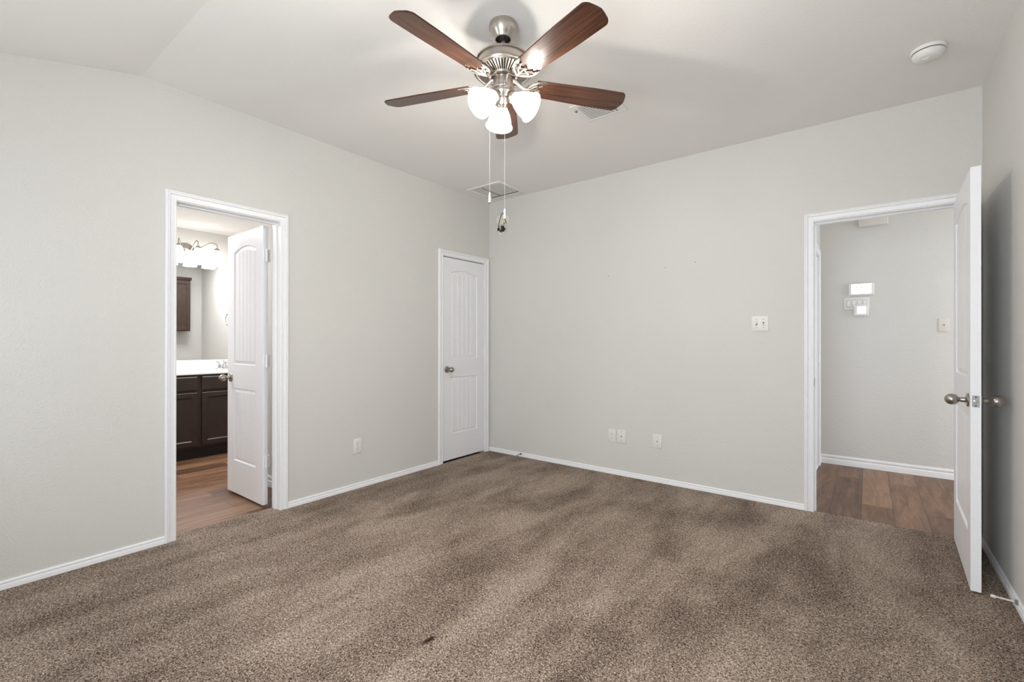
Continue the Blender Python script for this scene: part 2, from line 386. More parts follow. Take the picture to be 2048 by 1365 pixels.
# baseboards
def base_prof(h, t=0.013):
    return [(0, 0), (t, 0), (t, h*0.50), (t*0.92, h*0.55), (t*0.42, h*0.60), (t*0.42, h*0.66), (t*0.72, h*0.72), (t*0.78, h*0.80), (t*0.72, h*0.90), (t*0.4, h), (0, h)]
BH = 0.042
def baseboard(name, p0, p1, out, label, h=BH):
    g = MB(); g.sweep_run(base_prof(h), p0, p1, out)
    return struct(name, g, M_TRIM, label, 'baseboard')
CW = 0.057
baseboard('baseboard_left', (0, YREAR, 0), (0, BA0-CW+.003, 0), (1, 0, 0), 'white baseboard left of the bathroom door')
baseboard('baseboard_left', (0, BA1+CW-.003, 0), (0, CL0-CW+.003, 0), (1, 0, 0), 'white baseboard between the bathroom door and the closet')
bb = baseboard('baseboard_back', (0.0, 0, 0), (HA0-CW+.003, 0, 0), (0, -1, 0), 'white baseboard along the wide back wall')
baseboard('baseboard_right', (XR, YREAR, 0), (XR, 0, 0), (-1, 0, 0), 'white baseboard behind the open hall door')
baseboard('baseboard_rear', (0, YREAR, 0), (XR, YREAR, 0), (0, 1, 0), 'white baseboard under the windows')
baseboard('baseboard_hall_back', (HX0, HY, ZW), (HX1, HY, ZW), (0, -1, 0), 'taller white baseboard along the hall wall', 0.088)
baseboard('baseboard_hall_left', (HX0, HD1+CW, ZW), (HX0, HY, ZW), (1, 0, 0), 'short white baseboard beside the hall casing', 0.088)
baseboard('baseboard_bathroom_partition', (-.84, -2.06, ZW), (-WT-.02, -2.06, ZW), (0, -1, 0), 'white baseboard behind the bathroom door', 0.088)
baseboard('baseboard_bathroom_back', (-2.2, BY1, ZW), (-WT, BY1, ZW), (0, -1, 0), 'white baseboard of the bathroom end wall', 0.088)

# door casings with jambs
CAS = [(0, 0), (0, .009), (.004, .0115), (.009, .0115), (.0115, .0060), (.014, .0070), (.028, .0095), (.0305, .0070), (.034, .0145), (.0375, .0165), (.040, .0165), (.042, .0105), (.044, .0105), (.047, .0165), (.052, .0165), (.0555, .013), (.057, .009), (.057, 0)]
def casing(g, M, a0, a1, H, z0):
    """mitred casing; local x along the wall, y out of the wall, z up"""
    vs = []; fs = []; n = len(CAS)
    for u, d in CAS: vs += [(a0-u, d, z0), (a0-u, d, H+u), (a1+u, d, H+u), (a1+u, d, z0)]
    for i in range(n):
        j = (i+1) % n
        for k in range(3): fs.append((4*i+k, 4*i+k+1, 4*j+k+1, 4*j+k))
    fs.append(tuple(4*i for i in range(n))); fs.append(tuple(4*i+3 for i in reversed(range(n))))
    keep = g.M; g.M = M; g.add(vs, fs); g.M = keep
def jamb(g, M, a0, a1, H, z0, depth, stop):
    keep = g.M; g.M = M; t = 0.0005
    g.box(a0-.012, a0+t, -depth, 0, z0, H, .001, 1); g.box(a1-t, a1+.012, -depth, 0, z0, H, .001, 1); g.box(a0-.012, a1+.012, -depth, 0, H-t, H+.012, .001, 1)
    s0, s1 = stop
    g.box(a0, a0+.011, s0, s1, z0, H, .002, 1); g.box(a1-.011, a1, s0, s1, z0, H, .002, 1); g.box(a0+.011, a1-.011, s0, s1, H-.011, H, .002, 1)
    g.M = keep
ML = frame((0, 0, 0), (0, 1, 0), (1, 0, 0), (0, 0, 1))        # left wall, bedroom side
MLb = frame((-WT, 0, 0), (0, 1, 0), (-1, 0, 0), (0, 0, 1))    # left wall, bathroom side
MBk = frame((0, 0, 0), (1, 0, 0), (0, -1, 0), (0, 0, 1))
MBh = frame((0, WT, 0), (1, 0, 0), (0, 1, 0), (0, 0, 1))
MHl = frame((HX0, 0, 0), (0, 1, 0), (1, 0, 0), (0, 0, 1))
g = MB(); casing(g, ML, BA0, BA1, ZHEAD, -.004); jamb(g, ML, BA0, BA1, ZHEAD-.004, ZW, WT, (-.078, -.043))
struct('trim_1', g, M_TRIM, 'white door casing around the bathroom doorway', 'door casing')
g = MB(); casing(g, ML, CL0, CL1, ZHEAD, -.004); jamb(g, ML, CL0, CL1, ZHEAD-.004, -.004, WT, (-.09, -.046))
struct('trim_2', g, M_TRIM, 'white door casing around the corner closet', 'door casing')
g = MB(); casing(g, MBk, HA0, HA1, ZHEAD, -.004); casing(g, MBh, HA0, HA1, ZHEAD, ZW); jamb(g, MBk, HA0, HA1, ZHEAD-.004, ZW, WT, (-.080, -.042))
t3 = struct('trim_3', g, M_TRIM, 'white door casing around the hall doorway', 'door casing')
g = MB(frame((HA0, .040, .912), (0, 1, 0), (0, 0, 1), (1, 0, 0)))
g.box(-.012, .014, -.028, .028, 0.0005, .0025, .001, 1)
tag(link('strike_plate', g, M_NICKEL, t3), 'satin nickel strike plate')
g = MB(); casing(g, MHl, HD0, HD1, ZHEAD-.01, ZW); jamb(g, MHl, HD0, HD1, ZHEAD-.014, ZW, .10, (-.078, -.043))
struct('trim_4', g, M_TRIM, 'white casing on the hall side wall', 'door casing')

# ------------------------------------------------------------------ panel doors
def door_face(W, H, mx=0.115):
    xl, xr = mx, W-mx; xc = W/2; hw = xc-mx
    npl = max(3, round((xr-xl-.06)/.07)); f0, f1 = xl+.032, xr-.032
    grooves = [f0+(f1-f0)*k/npl for k in range(1, npl)]
    panels = [(0.255, 0.825, 0.0), (1.012, H-.148, .040)]
    def depth(x, z):
        for zb, zt, rise in panels:
            top = zt+rise*(1-((x-xc)/hw)**2) if xl <= x <= xr else zt
            s = min(x-xl, xr-x, z-zb, top-z)
            if s <= 0: continue
            if s < .006: d = .0105*s/.006
            elif s < .030: d = .0105-.0070*(s-.006)/.024
            else:
                d = .0035
                gq = min(abs(x-q) for q in grooves)
                if gq < .0042: d += .0034*(1-gq/.0042)
            return d
        return 0.0
    X = set(round(i*.012, 5) for i in range(int(W/.012)+1)) | {0.0, W}
    for c in grooves: X |= {c-.0042, c, c+.0042}
    for e, sg in ((xl, 1), (xr, -1)): X |= {e, e+sg*.003, e+sg*.006, e+sg*.018, e+sg*.030, e+sg*.031}
    Z = {0.0, H}
    for zb, zt, rise in panels:
        for k in (0, .003, .006, .018, .030, .031): Z.add(zb+k)
        if rise == 0:
            for k in (0, .003, .006, .018, .030, .031): Z.add(zt-k)
        else:
            z = zt-.045
            while z < zt+rise+.004: Z.add(round(z, 5)); z += .003
        z = zb+.06
        while z < zt-.06: Z.add(z); z += .12
    def clean(S):
        S = sorted(S); o = [S[0]]
        for q in S[1:]:
            if q-o[-1] > 5e-4: o.append(q)
        return o
    return clean(X), clean(Z), depth
EGG = [(.0001, 0), (.033, 0), (.0335, .003), (.031, .007), (.022, .010), (.0135, .013), (.0115, .019), (.0125, .026), (.0105, .030), (.0125, .035),
       (.020, .041), (.0255, .049), (.0275, .058), (.0265, .068), (.0215, .078), (.0125, .0855), (.0001, .0885)]
def make_door(name, M, W, H, label, knobs, hinges, T=0.036, latch=False, hx=0.0):
    """local: x from hinge to free edge, front face y=0 looking to -y, z up from the slab's foot"""
    root = empty(name, M.translation, label, 'door', kind='structure')
    X, Z, dep = door_face(W, H); nx, nz = len(X), len(Z)
    g = MB(M); vs = []; fs = []
    for side in (0, 1):
        for z in Z:
            for x in X:
                d = dep(x, z); vs.append((x, d if side == 0 else T-d, z))
    n1 = nx*nz
    for j in range(nz-1):
        for i in range(nx-1):
            a = j*nx+i; fs.append((a, a+1, a+nx+1, a+nx)); fs.append((n1+a, n1+a+nx, n1+a+nx+1, n1+a+1))
    for j in range(nz-1):
        a, c = j*nx, (j+1)*nx; fs.append((a, c, n1+c, n1+a)); a += nx-1; c += nx-1; fs.append((a, n1+a, n1+c, c))
    for i in range(nx-1):
        fs.append((i, n1+i, n1+i+1, i+1)); a = (nz-1)*nx+i; fs.append((a, a+1, n1+a+1, n1+a))
    g.add(vs, fs)
    link('slab', g, M_DOOR, root, smooth=12)
    kz = 0.905
    for s in knobs:      # -1 front, +1 back
        g = MB(M); o = (W-.062, 0 if s < 0 else T, kz)
        g.lathe(EGG, 28, frame(o, (1, 0, 0), (0, 0, 1), (0, s, 0)))
        if s > 0 and latch: g.lathe([(.0001, .091), (.003, .091), (.004, .087)], 10, frame(o, (1, 0, 0), (0, 0, 1), (0, s, 0)))
        tag(link('knob', g, M_NICKEL, root), 'satin nickel egg shaped knob')
    if latch:
        g = MB(M @ frame((W, T/2, kz), (0, 1, 0), (0, 0, 1), (1, 0, 0)))
        g.box(-.0125, .0125, -.028, .028, -.001, .0015, .0012, 1)
        lp = tag(link('latch_plate', g, M_CHROME, root), 'bright latch plate')
        g = MB(M @ frame((W, T/2, kz), (0, 1, 0), (0, 0, 1), (1, 0, 0)))
        g.lathe([(.0085, .001), (.0085, .004), (.0075, .010), (.0001, .0105)], 20); link('latch_bolt', g, M_NICKEL, lp)
        g = MB(M @ frame((W, T/2, kz), (0, 1, 0), (0, 0, 1), (1, 0, 0)))
        for q in (-.0205, .0205): g.lathe([(.0001, .0022), (.003, .0022), (.0034, .0012)], 12, Matrix.Translation((0, q, 0)))
        link('screw', g, M_DARK, lp)
    for hz in hinges:
        g = MB(M); hy = -.0085 if hx == 0 else hx
        for k in range(5):
            g.lathe([(.0001, hz-.046+k*.0184), (.0078, hz-.046+k*.0184), (.0078, hz-.0285+k*.0184), (.0001, hz-.0285+k*.0184)], 14, Matrix.Translation((-.0045, hy, 0)))
        g.box(-.0135, .012, hy*.25, .0005, hz-.046, hz+.046) if hx == 0 else None
        g.box(-.0015, .0, .002 if hy < 0 else T-.032, .032 if hy < 0 else T-.002, hz-.046, hz+.046)
        g.box(-.040, -.006, hy*0.3, hy*0.3+.002, hz-.046, hz+.046) if name == 'door_1' else None
        link('hinge', g, M_TRIM, root)
    return root
HG = (0.32, 1.05, 1.82)
make_door('door_1', frame((-.172, -2.334, .008), (-1, 0, 0), (0, 1, 0), (0, 0, 1)), .610, 2.036, 'white two panel bathroom door standing wide open', (-1, 1), HG, hx=.040)
make_door('door_2', frame((-.003, CL1-.004, .018), (0, -1, 0), (-1, 0, 0), (0, 0, 1)), CL1-CL0-.007, 2.022, 'closed white panel closet door in the corner', (-1,), HG)
d3a = Vector((3.727, -.045, .012)); d3d = (Vector((3.704, -.800, .012))-d3a).normalized()
d3n = Vector((-d3d.y, d3d.x, 0))       # back of the slab, towards the right wall
make_door('door_3', frame(d3a, d3d, d3n, (0, 0, 1)), .757, 2.026, 'white panel hall door swung open against the right wall', (-1, 1), HG, T=.037, latch=True, hx=.042)
make_door('door_4', frame((HX0-.006, HD1-.004, ZW+.01), (0, -1, 0), (-1, 0, 0), (0, 0, 1)), HD1-HD0-.008, 2.028, 'closed white door in the hall side wall', (), HG)

# ------------------------------------------------------------------ ceiling fan
fan = empty('ceiling_fan', FAN, 'five blade ceiling fan with walnut blades and three lit glass shades', 'ceiling fan')
fx, fy = FAN.x, FAN.y
AX = Matrix.Translation((fx, fy, 0))
def lathe_part(name, prof, mat, parent=fan, seg=48):
    g = MB(); g.lathe(prof, seg, AX); return link(name, g, mat, parent)
lathe_part('canopy', [(.0001, 2.7305), (.066, 2.7305), (.068, 2.722), (.067, 2.704), (.061, 2.688), (.050, 2.672), (.043, 2.664), (.0405, 2.657), (.0365, 2.656), (.035, 2.660), (.034, 2.680), (.0001, 2.682)], M_FANNI)
lathe_part('canopy_boss', [(.0001, 2.664), (.028, 2.664), (.030, 2.672), (.030, 2.683), (.0001, 2.684)], M_BLK)
lathe_part('downrod', [(.0001, 2.69), (.0105, 2.69), (.0105, 2.585), (.020, 2.578), (.024, 2.566), (.0001, 2.565)], M_FANNI)
housing = lathe_part('motor_housing', [(.0001, 2.580), (.060, 2.579), (.100, 2.572), (.124, 2.562), (.129, 2.556), (.129, 2.552), (.123, 2.548), (.126, 2.530), (.130, 2.514), (.134, 2.509), (.141, 2.507), (.1435, 2.503), (.1415, 2.498), (.134, 2.496), (.130, 2.4965), (.126, 2.500), (.0001, 2.501)], M_FANNI, seg=64)
g = MB()      # ring of cooling fins under the housing
for k in range(50):
    a = 2*PI*k/50; Mr = AX @ Matrix.Rotation(a, 4, 'Z'); keep = g.M; g.M = Mr
    g.add([(.066, -.0022, 2.4745), (.066, .0022, 2.4745), (.126, .0042, 2.4985), (.126, -.0042, 2.4985), (.066, -.0022, 2.488), (.066, .0022, 2.488), (.126, .0042, 2.502), (.126, -.0042, 2.502)],
          [(0, 1, 2, 3), (7, 6, 5, 4), (0, 4, 5, 1), (2, 6, 7, 3), (0, 3, 7, 4), (1, 5, 6, 2)]); g.M = keep
g.lathe([(.058, 2.4725), (.068, 2.4725), (.071, 2.4765), (.068, 2.484), (.058, 2.484)], 48, AX)
g.lathe([(.1215, 2.4965), (.128, 2.4955), (.131, 2.5005), (.1215, 2.502)], 64, AX)
link('vent_ring', g, M_FANNI, housing)
g = MB(); g.lathe([(.0001, 2.492), (.12, 2.4999)], 40, AX); link('vent_backing', g, M_BLK, housing)
lathe_part('flywheel', [(.0001, 2.4905), (.055, 2.4905), (.0555, 2.476), (.050, 2.468), (.0001, 2.468)], M_BLK)
lathe_part('switch_housing', [(.0001, 2.469), (.044, 2.469), (.0485, 2.466), (.0485, 2.424), (.0001, 2.424)], M_FANNI)
kit = lathe_part('light_kit', [(.0001, 2.4255), (.0495, 2.4255), (.053, 2.422), (.054, 2.416), (.052, 2.411), (.047, 2.408), (.0455, 2.402), (.047, 2.397), (.042, 2.388), (.034, 2.379), (.030, 2.374), (.030, 2.366), (.027, 2.360), (.022, 2.352), (.020, 2.345), (.016, 2.340), (.017, 2.335), (.012, 2.329), (.0001, 2.327)], M_FANNI)
# blades with their cast brackets
BR, BZ, PH = 0.653, 2.4444, math.radians(54.43)
TILT = Matrix.Rotation(0.0388, 4, Vector((math.cos(YAW), math.sin(YAW), 0)))     # the blade disc hangs a little out of level
def blade_outline():
    r0, r1, w0, w1 = .158, BR, .056, .0685
    pts = [(r0, -w0), (r0+.10, -w0-.003), (r1-.20, -w1+.0015), (r1-.045, -w1)]
    for k in range(1, 8):
        a = -PI/2+(PI/2)*k/8; pts.append((r1-.045+.030*math.cos(a)+.004*k/8, -w1+.038+.038*math.sin(a)))
    pts.append((r1-.006, -.020))
    up_ = [(x, -y) for x, y in reversed(pts)]
    root_ = [(r0+.008, w0*.55), (r0-.003, w0*.2), (r0-.003, -w0*.2), (r0+.008, -w0*.55)]
    return pts+[(r1-.002, 0)]+up_+root_
BO = blade_outline()
PITCH_B = math.radians(-12)
for k in range(5):
    a = PH+k*2*PI/5
    Mb = Matrix.Translation((fx, fy, BZ)) @ TILT @ Matrix.Rotation(a, 4, 'Z') @ Matrix.Rotation(PITCH_B, 4, 'X')
    g = MB(Mb); n = len(BO); th = .0032
    rings = [(0.0015, -th), (0, -th+.0015), (0, th-.0015), (0.0015, th)]
    vs = []
    for ins, z in rings:
        for x, y in BO: vs.append((x-(ins if x > .3 else -ins)*(1 if abs(x-.3) > .1 else 0), y-math.copysign(ins, y) if abs(y) > .01 else y, z))
    fs = [tuple(reversed(range(n))), tuple(range(3*n, 4*n))]
    for r_ in range(3):
        for i in range(n):
            j = (i+1) % n; fs.append((r_*n+i, r_*n+j, (r_+1)*n+j, (r_+1)*n+i))
    g.add(vs, fs)
    bl = link('blade', g, M_BLADE, fan)
    inv = (Matrix.Translation(-Vector(FAN)) @ Mb).inverted()
    uvl = bl.data.uv_layers.new(name='grain')
    for lp in bl.data.loops:
        p = inv @ bl.data.vertices[lp.vertex_index].co; uvl.data[lp.index].uv = (p.x+k*1.7, p.y+k*.31)
    # bracket: arm from the flywheel and an open cast fork under the blade root
    g = MB(Mb); zb = -th-.004
    Mi = Mb.inverted() @ Matrix.Translation((fx, fy, 0)) @ Matrix.Rotation(a, 4, 'Z')
    arm = [Mi @ Vector(p) for p in ((.044, 0, 2.474), (.062, 0, 2.470), (.085, 0, 2.452), (.105, 0, 2.4385))]
    arm += [Vector((.125, 0, zb-.002)), Vector((.150, 0, zb))]
    g.tube(arm, [.011, .0105, .0085, .0075, .007, .006], 10)
    g.tube([(.118, 0, zb-.002), (.128, .018, zb-.001), (.142, .036, zb), (.162, .050, zb), (.190, .056, zb), (.214, .055, zb+.001)], [.0062, .006, .0055, .005, .0045, .003], 8)
    g.tube([(.118, 0, zb-.002), (.128, -.018, zb-.001), (.142, -.036, zb), (.162, -.050, zb), (.190, -.056, zb), (.214, -.055, zb+.001)], [.0062, .006, .0055, .005, .0045, .003], 8)
    sc_ = []
    for q in range(25):
        t = -1+2*q/24; sc_.append((.183-.020*abs(math.sin(t*PI*1.5))*(1 if abs(t) < .98 else 0)+.022*t*t, .050*t, zb))
    g.tube(sc_, .004, 8)
    g.tube([(.150, 0, zb), (.168, 0, zb), (.185, 0, zb)], .0045, 8)
    for sg in (1, -1):
        g.tube([(.136, sg*.004, zb), (.152, sg*.020, zb), (.166, sg*.026, zb)], .004, 8)
        g.tube([(.150, sg*.040, zb), (.160, sg*.030, zb), (.166, sg*.018, zb)], .0035, 8)
    for px, py in ((.166, .026), (.166, -.026), (.183, 0)): g.lathe([(.0001, zb-.007), (.006, zb-.006), (.008, zb-.001), (.008, zb+.004)], 12, Matrix.Translation((px, py, 0)))
    link('blade_bracket', g, M_FANNI, bl)
# three arms, sockets, shades and bulbs
SH_TILT = math.radians(54)
SH = [(.0235, .000), (.0245, .006), (.027, .016), (.034, .030), (.043, .046), (.051, .064), (.056, .082), (.0595, .098), (.064, .110), (.0695, .118)]
for az in (137, 257, 17):
    A = math.radians(az); out = Vector((math.cos(A), math.sin(A), 0))
    ax = (out*math.sin(SH_TILT)-Vector((0, 0, 1))*math.cos(SH_TILT)).normalized()
    neck = Vector((fx, fy, 2.374))+out*.047
    side = Vector((-out.y, out.x, 0)); Ms = frame(neck, side, ax.cross(side), ax)
    p0 = Vector((fx, fy, 2.372))+out*.022
    g = MB(); g.tube([p0, p0+out*.016+Vector((0, 0, .010)), neck-ax*.022-out*.002, neck-ax*.010], [.0075, .0075, .008, .009], 12)
    arm = link('lamp_arm', g, M_FANNI, kit)
    g = MB(Ms); g.lathe([(.0001, -.014), (.012, -.014), (.019, -.010), (.026, -.004), (.028, .004), (.028, .012), (.0255, .012), (.0001, .011)], 28)
    link('socket', g, M_FANNI, kit)
    g = MB(Ms); g.lathe(SH+[(r-.003, z) for r, z in reversed(SH)], 48)
    sh = tag(link('lamp_shade', g, M_SHADE, fan), 'lit frosted white bell glass')
    g = MB(Ms); g.lathe([(.0001, .014), (.012, .016), (.013, .030), (.020, .045), (.025, .060), (.024, .072), (.017, .082), (.0001, .087)], 20)
    link('bulb', g, M_BULB, sh)
    l = bpy.data.lights.new('bulb_light', 'POINT'); l.energy = FAN_W; l.color = (1.0, 0.935, 0.85); l.shadow_soft_size = 0.026
    lo = bpy.data.objects.new('bulb_light', l); COL.objects.link(lo); lo.location = neck+ax*.092
# pull chains
vr = Vector((math.cos(YAW), math.sin(YAW), 0)); vf = Vector((-math.sin(YAW), math.cos(YAW), 0))
for off, zend, fwd in ((-.063, 1.862, -.03), (.009, 1.776, -.06)):
    base = Vector((fx, fy, 0))+vr*off+vf*fwd
    top = Vector((fx, fy, 2.437))+(vr*off+vf*fwd).normalized()*.047
    g = MB(); g.tube([top, base+Vector((0, 0, 2.425)), base+Vector((0, 0, 2.405)), base+Vector((0, 0, zend+.045))], .0006, 6)
    for q in range(0, 60): 
        z = 2.40-q*(2.40-zend-.05)/60; g.sphere(base+Vector((0, 0, z)), .0010, 6, 4)
    ch = tag(link('pull_chain', g, M_PLATE, fan), 'thin white pull chain')
    g = MB(); g.lathe([(.0001, zend+.048), (.003, zend+.048), (.0045, zend+.040), (.0065, zend+.004), (.006, zend), (.0001, zend)], 14, Matrix.Translation(base))
    link('chain_pull', g, M_PLATE, ch)
    g = MB(); g.lathe([(.0001, zend-.003), (.0045, zend-.003), (.0062, zend+.001), (.0001, zend+.0005)], 14, Matrix.Translation(base)); link('pull_tip', g, M_GREY, ch)

# ------------------------------------------------------------------ ceiling fittings
sd = empty('smoke_detector', (3.565, -.655, ZC), 'round white smoke detector on the ceiling near the right wall', 'smoke detector')
MS = Matrix.Translation((3.565, -.655, ZC))
g = MB(MS); g.lathe([(.0001, -.0005), (.0735, -.0005), (.0745, -.006), (.073, -.014), (.070, -.017), (.0001, -.017)], 48); link('base', g, M_PLATE, sd)
g = MB(MS); g.lathe([(.0655, -.016), (.0665, -.022), (.0001, -.022)], 48); link('vent_gap', g, M_DARK, sd)
g = MB(MS); g.lathe([(.0001, -.0205), (.0665, -.0205), (.0675, -.026), (.064, -.036), (.054, -.047), (.040, -.053), (.0001, -.055)], 48); link('cover', g, M_PLATE, sd)
g = MB(MS @ Matrix.Translation((-.014, -.034, -.046)) @ Matrix.Rotation(-.25, 4, 'X')); g.lathe([(.018, .003), (.0195, -.004), (.017, -.008), (.0145, -.005), (.0001, -.0045)], 28); link('test_button', g, M_PLATE, sd)

def register(name, x0, x1, y0, y1, label):
    r = empty(name, ((x0+x1)/2, (y0+y1)/2, ZC), label, 'air vent')
    g = MB(); t = .030; z0, z1 = ZC-.0075, ZC-.0003
    for a in ((x0, x1, y0, y0+t), (x0, x1, y1-t, y1), (x0, x0+t+.012, y0+t, y1-t), (x1-t-.045, x1, y0+t, y1-t)): g.box(*a, z0, z1, .0025, 1)
    link('frame', g, M_PLATE, r)
    g = MB(); g.box(x0+t, x1-t, y0+t, y1-t, ZC-.0006, ZC-.0002); link('duct', g, M_DARK, r)
    n = 11
    for k in range(n):
        y = y0+t+(y1-y0-2*t)*(k+.5)/n; xa, xb = x0+t+.010, x1-t-.044
        g = MB(); g.M = Matrix.Translation((0, y, ZC-.0065)) @ Matrix.Rotation(math.radians(-6), 4, 'X'); g.box(xa, xb, -.0046, .0046, -.0006, .0006)
        link('slat', g, M_PLATE, r)
    for k in range(2):
        g = MB(); x = x1-t-.030+k*.018; g.box(x, x+.008, y0+t+.012, y1-t-.012, z0-.0015, z0+.0005, .0005, 1); link('side_louver', g, M_GREY if k == 0 else M_PLATE, r)
    g = MB(); g.box(x0+.012, x0+.024, y0+.055, y0+.062, z0-.010, z0, .001, 1); g.box(x0+.012, x0+.024, y0+.066, y0+.072, z0-.008, z0, .001, 1); link('damper_lever', g, M_GREY, r)
    return r
register('air_register', 1.772, 2.066, -1.282, -1.018, 'white ceiling air register with dark louvre gaps beyond the fan blade')
rg = empty('return_grille', (.335, -.31, ZC), 'square white return air grille on the ceiling near the corner', 'air vent')
x0, x1, y0, y1 = .125, .550, -.497, -.112
g = MB(); t = .034
for a in ((x0, x1, y0, y0+t), (x0, x1, y1-t, y1), (x0, x0+t, y0+t, y1-t), (x1-t, x1, y0+t, y1-t)): g.box(*a, ZC-.014, ZC-.0003, .004, 2)
link('frame', g, M_PLATE, rg)
g = MB(); g.box(x0+t, x1-t, y0+t, y1-t, ZC-.0006, ZC-.0002); link('filter', g, M_PLATE, rg)
for k in range(20):
    x = x0+t+(x1-x0-2*t)*(k+.5)/20; g = MB(Matrix.Translation((x, 0, ZC-.0058)) @ Matrix.Rotation(math.radians(7), 4, 'Y')); g.box(-.0080, .0080, y0+t, y1-t, -.0007, .0007); link('slat', g, M_PLATE, rg)
g = MB(); g.box((x0+x1)/2-.060, (x0+x1)/2-.054, y0+t, y1-t, ZC-.0085, ZC-.003); link('centre_gap_strip', g, M_GREY, rg)  # grey strip whose colour stands in for a dark gap line

# ------------------------------------------------------------------ wall plates
FB = lambda x, z, y=0: frame((x, y, z), (1, 0, 0), (0, 0, 1), (0, -1, 0))     # back wall / hall wall: local x right, y up, z out
FL = lambda y, z: frame((0, y, z), (0, 1, 0), (0, 0, 1), (1, 0, 0))           # left wall
def plate(M, w, h, t=.006, mat=None, name='wall_plate', label='', cat='', group=None, parts=None):
    r = empty(name, M.translation, label, cat, group)
    g = MB(M); g.box(-w/2, w/2, -h/2, h/2, 0.0004, t, .0028, 2); link('cover_plate', g, mat or M_PLATE, r)
    return r
def duplex(M, name, label, group=None, w=.074, h=.120):
    r = plate(M, w, h, name=name, label=label, cat='outlet', group=group)
    for s in (1, -1):
        g = MB(M); pr = []
        for k in range(20):
            a = 2*PI*k/20; pr.append((max(-.0145, min(.0145, .0175*math.cos(a))), s*.0205+.0145*math.sin(a)*.95))
        g.prism(pr, .0055, .0078); rc = link('receptacle', g, M_PLATE, r)
        g = MB(M)
        for sx in (-.0062, .0062): g.box(sx-.0013, sx+.0013, s*.0205-.001, s*.0205+.008, .0076, .0082)
        g.lathe([(.0001, .0082), (.0024, .0082), (.0024, .0076)], 10, Matrix.Translation((0, s*.0205-.0075, 0))); link('slot', g, M_GREY, rc)
    g = MB(M); g.lathe([(.0001, .0075), (.0028, .0072), (.0032, .0055)], 12); link('screw', g, M_GREY, r)
    return r
def jack(M, label, w=.078, h=.116, group=None, mat=None, dark=M_DARK):
    r = plate(M, w, h, name='jack_plate', label=label, cat='wall jack', group=group, mat=mat)
    g = MB(M); g.lathe([(.0050, .0055), (.0055, .0085), (.0040, .0088), (.0038, .0060)], 16); jk = link('jack', g, M_NICKEL, r)
    g = MB(M); g.disc(.0039, .0070, 14); link('hole', g, dark, jk)
    for s in (1, -1):
        g = MB(M); g.lathe([(.0001, .0074), (.0028, .0071), (.0032, .0055)], 12, Matrix.Translation((0, s*.042, 0))); link('screw', g, M_GREY, r)
    return r
duplex(FL(-1.665, .345), 'outlet', 'white power outlet on the left wall between the bathroom door and closet')
duplex(FB(1.470, .345), 'outlet', 'white power outlet on the back wall, left plate of the close pair')
jack(FB(1.562, .350), 'white cable jack plate on the back wall, right plate of the close pair')
jack(FB(1.888, .350), 'white jack plate standing alone right of the close pair, low on the back wall', dark=M_GREY)
sw = plate(FB(2.672, 1.338), .114, .114, name='light_switch', label='white double toggle switch plate left of the hall doorway', cat='light switch')
for s, tilt in ((-1, -.35), (1, .35)):
    g = MB(FB(2.672+s*.023, 1.338)); g.box(-.0055, .0055, -.0125, .0125, .0055, .0064); link('toggle_slot', g, M_GREY, sw)
    g = MB(FB(2.672+s*.023, 1.338) @ Matrix.Rotation(tilt, 4, 'X')); g.box(-.0043, .0043, -.005, .005, .004, .0165, .0015, 1); link('toggle', g, M_PLATE, sw)
    for q in (1, -1):
        g = MB(FB(2.672+s*.023, 1.338+q*.030)); g.lathe([(.0001, .0072), (.0026, .0070), (.003, .0055)], 10); link('screw', g, M_GREY, sw)
# open cable hole high on the back wall
wh = empty('cable_hole', (.185, 0, 2.47), 'hole with loose cables high on the back wall by the corner', 'cable hole')
g = MB(FB(.185, 2.48)); rp = [(.070+.016*math.sin(3*k*2*PI/28+.5)+.01*math.sin(5*k*2*PI/28), 0) for k in range(28)]
vs = [(0, 0, .0016)]+[(rp[k][0]*1.0*math.cos(2*PI*k/28), rp[k][0]*1.55*math.sin(2*PI*k/28), .0012) for k in range(28)]
g.add(vs, [(0, 1+k, 1+(k+1) % 28) for k in range(28)]); tag(link('plaster_patch', g, M_PATCH, wh), 'bare cream plaster around the hole')
g = MB(FB(.172, 2.425)); g.add([(.034*math.cos(2*PI*k/24), .045*math.sin(2*PI*k/24), .0022) for k in range(24)], [tuple(range(24))]); tag(link('opening', g, M_GREY, wh), 'grey recess')
g = MB(); g.tube([(.240, -.003, 2.47), (.240, -.016, 2.50), (.237, -.024, 2.535), (.230, -.028, 2.562), (.219, -.030, 2.577), (.207, -.030, 2.578), (.196, -.030, 2.567), (.185, -.030, 2.543), (.172, -.030, 2.51), (.160, -.030, 2.475), (.152, -.028, 2.445), (.150, -.025, 2.42)], .0038, 8); tag(link('cable', g, M_BLK, wh), 'thin dark cable bent into a loop')
g = MB(); g.tube([(.19, -.003, 2.455), (.186, -.020, 2.465), (.178, -.028, 2.44), (.176, -.028, 2.400)], .006, 8); tag(link('cable', g, M_RUB, wh), 'white cable')
g = MB(); g.tube([(.15, -.003, 2.455), (.135, -.016, 2.45), (.122, -.020, 2.402)], .006, 8); tag(link('cable', g, M_RUB, wh), 'white cable')
for q, (px, pz, rr, ln) in enumerate(((.158, 2.412, .014, .018), (.206, 2.434, .009, .016), (.222, 2.413, .010, .016), (.206, 2.396, .010, .018))):
    g = MB(frame((px, -.024, pz), (0, 0, 1), (0, -1, 0), (-1, 0, 0.3))); g.lathe([(.0001, -ln), (rr, -ln), (rr, ln*.7), (rr*.6, ln), (.0001, ln)], 12)
    tag(link('connector', g, M_BLK, wh), 'dark cable connector')
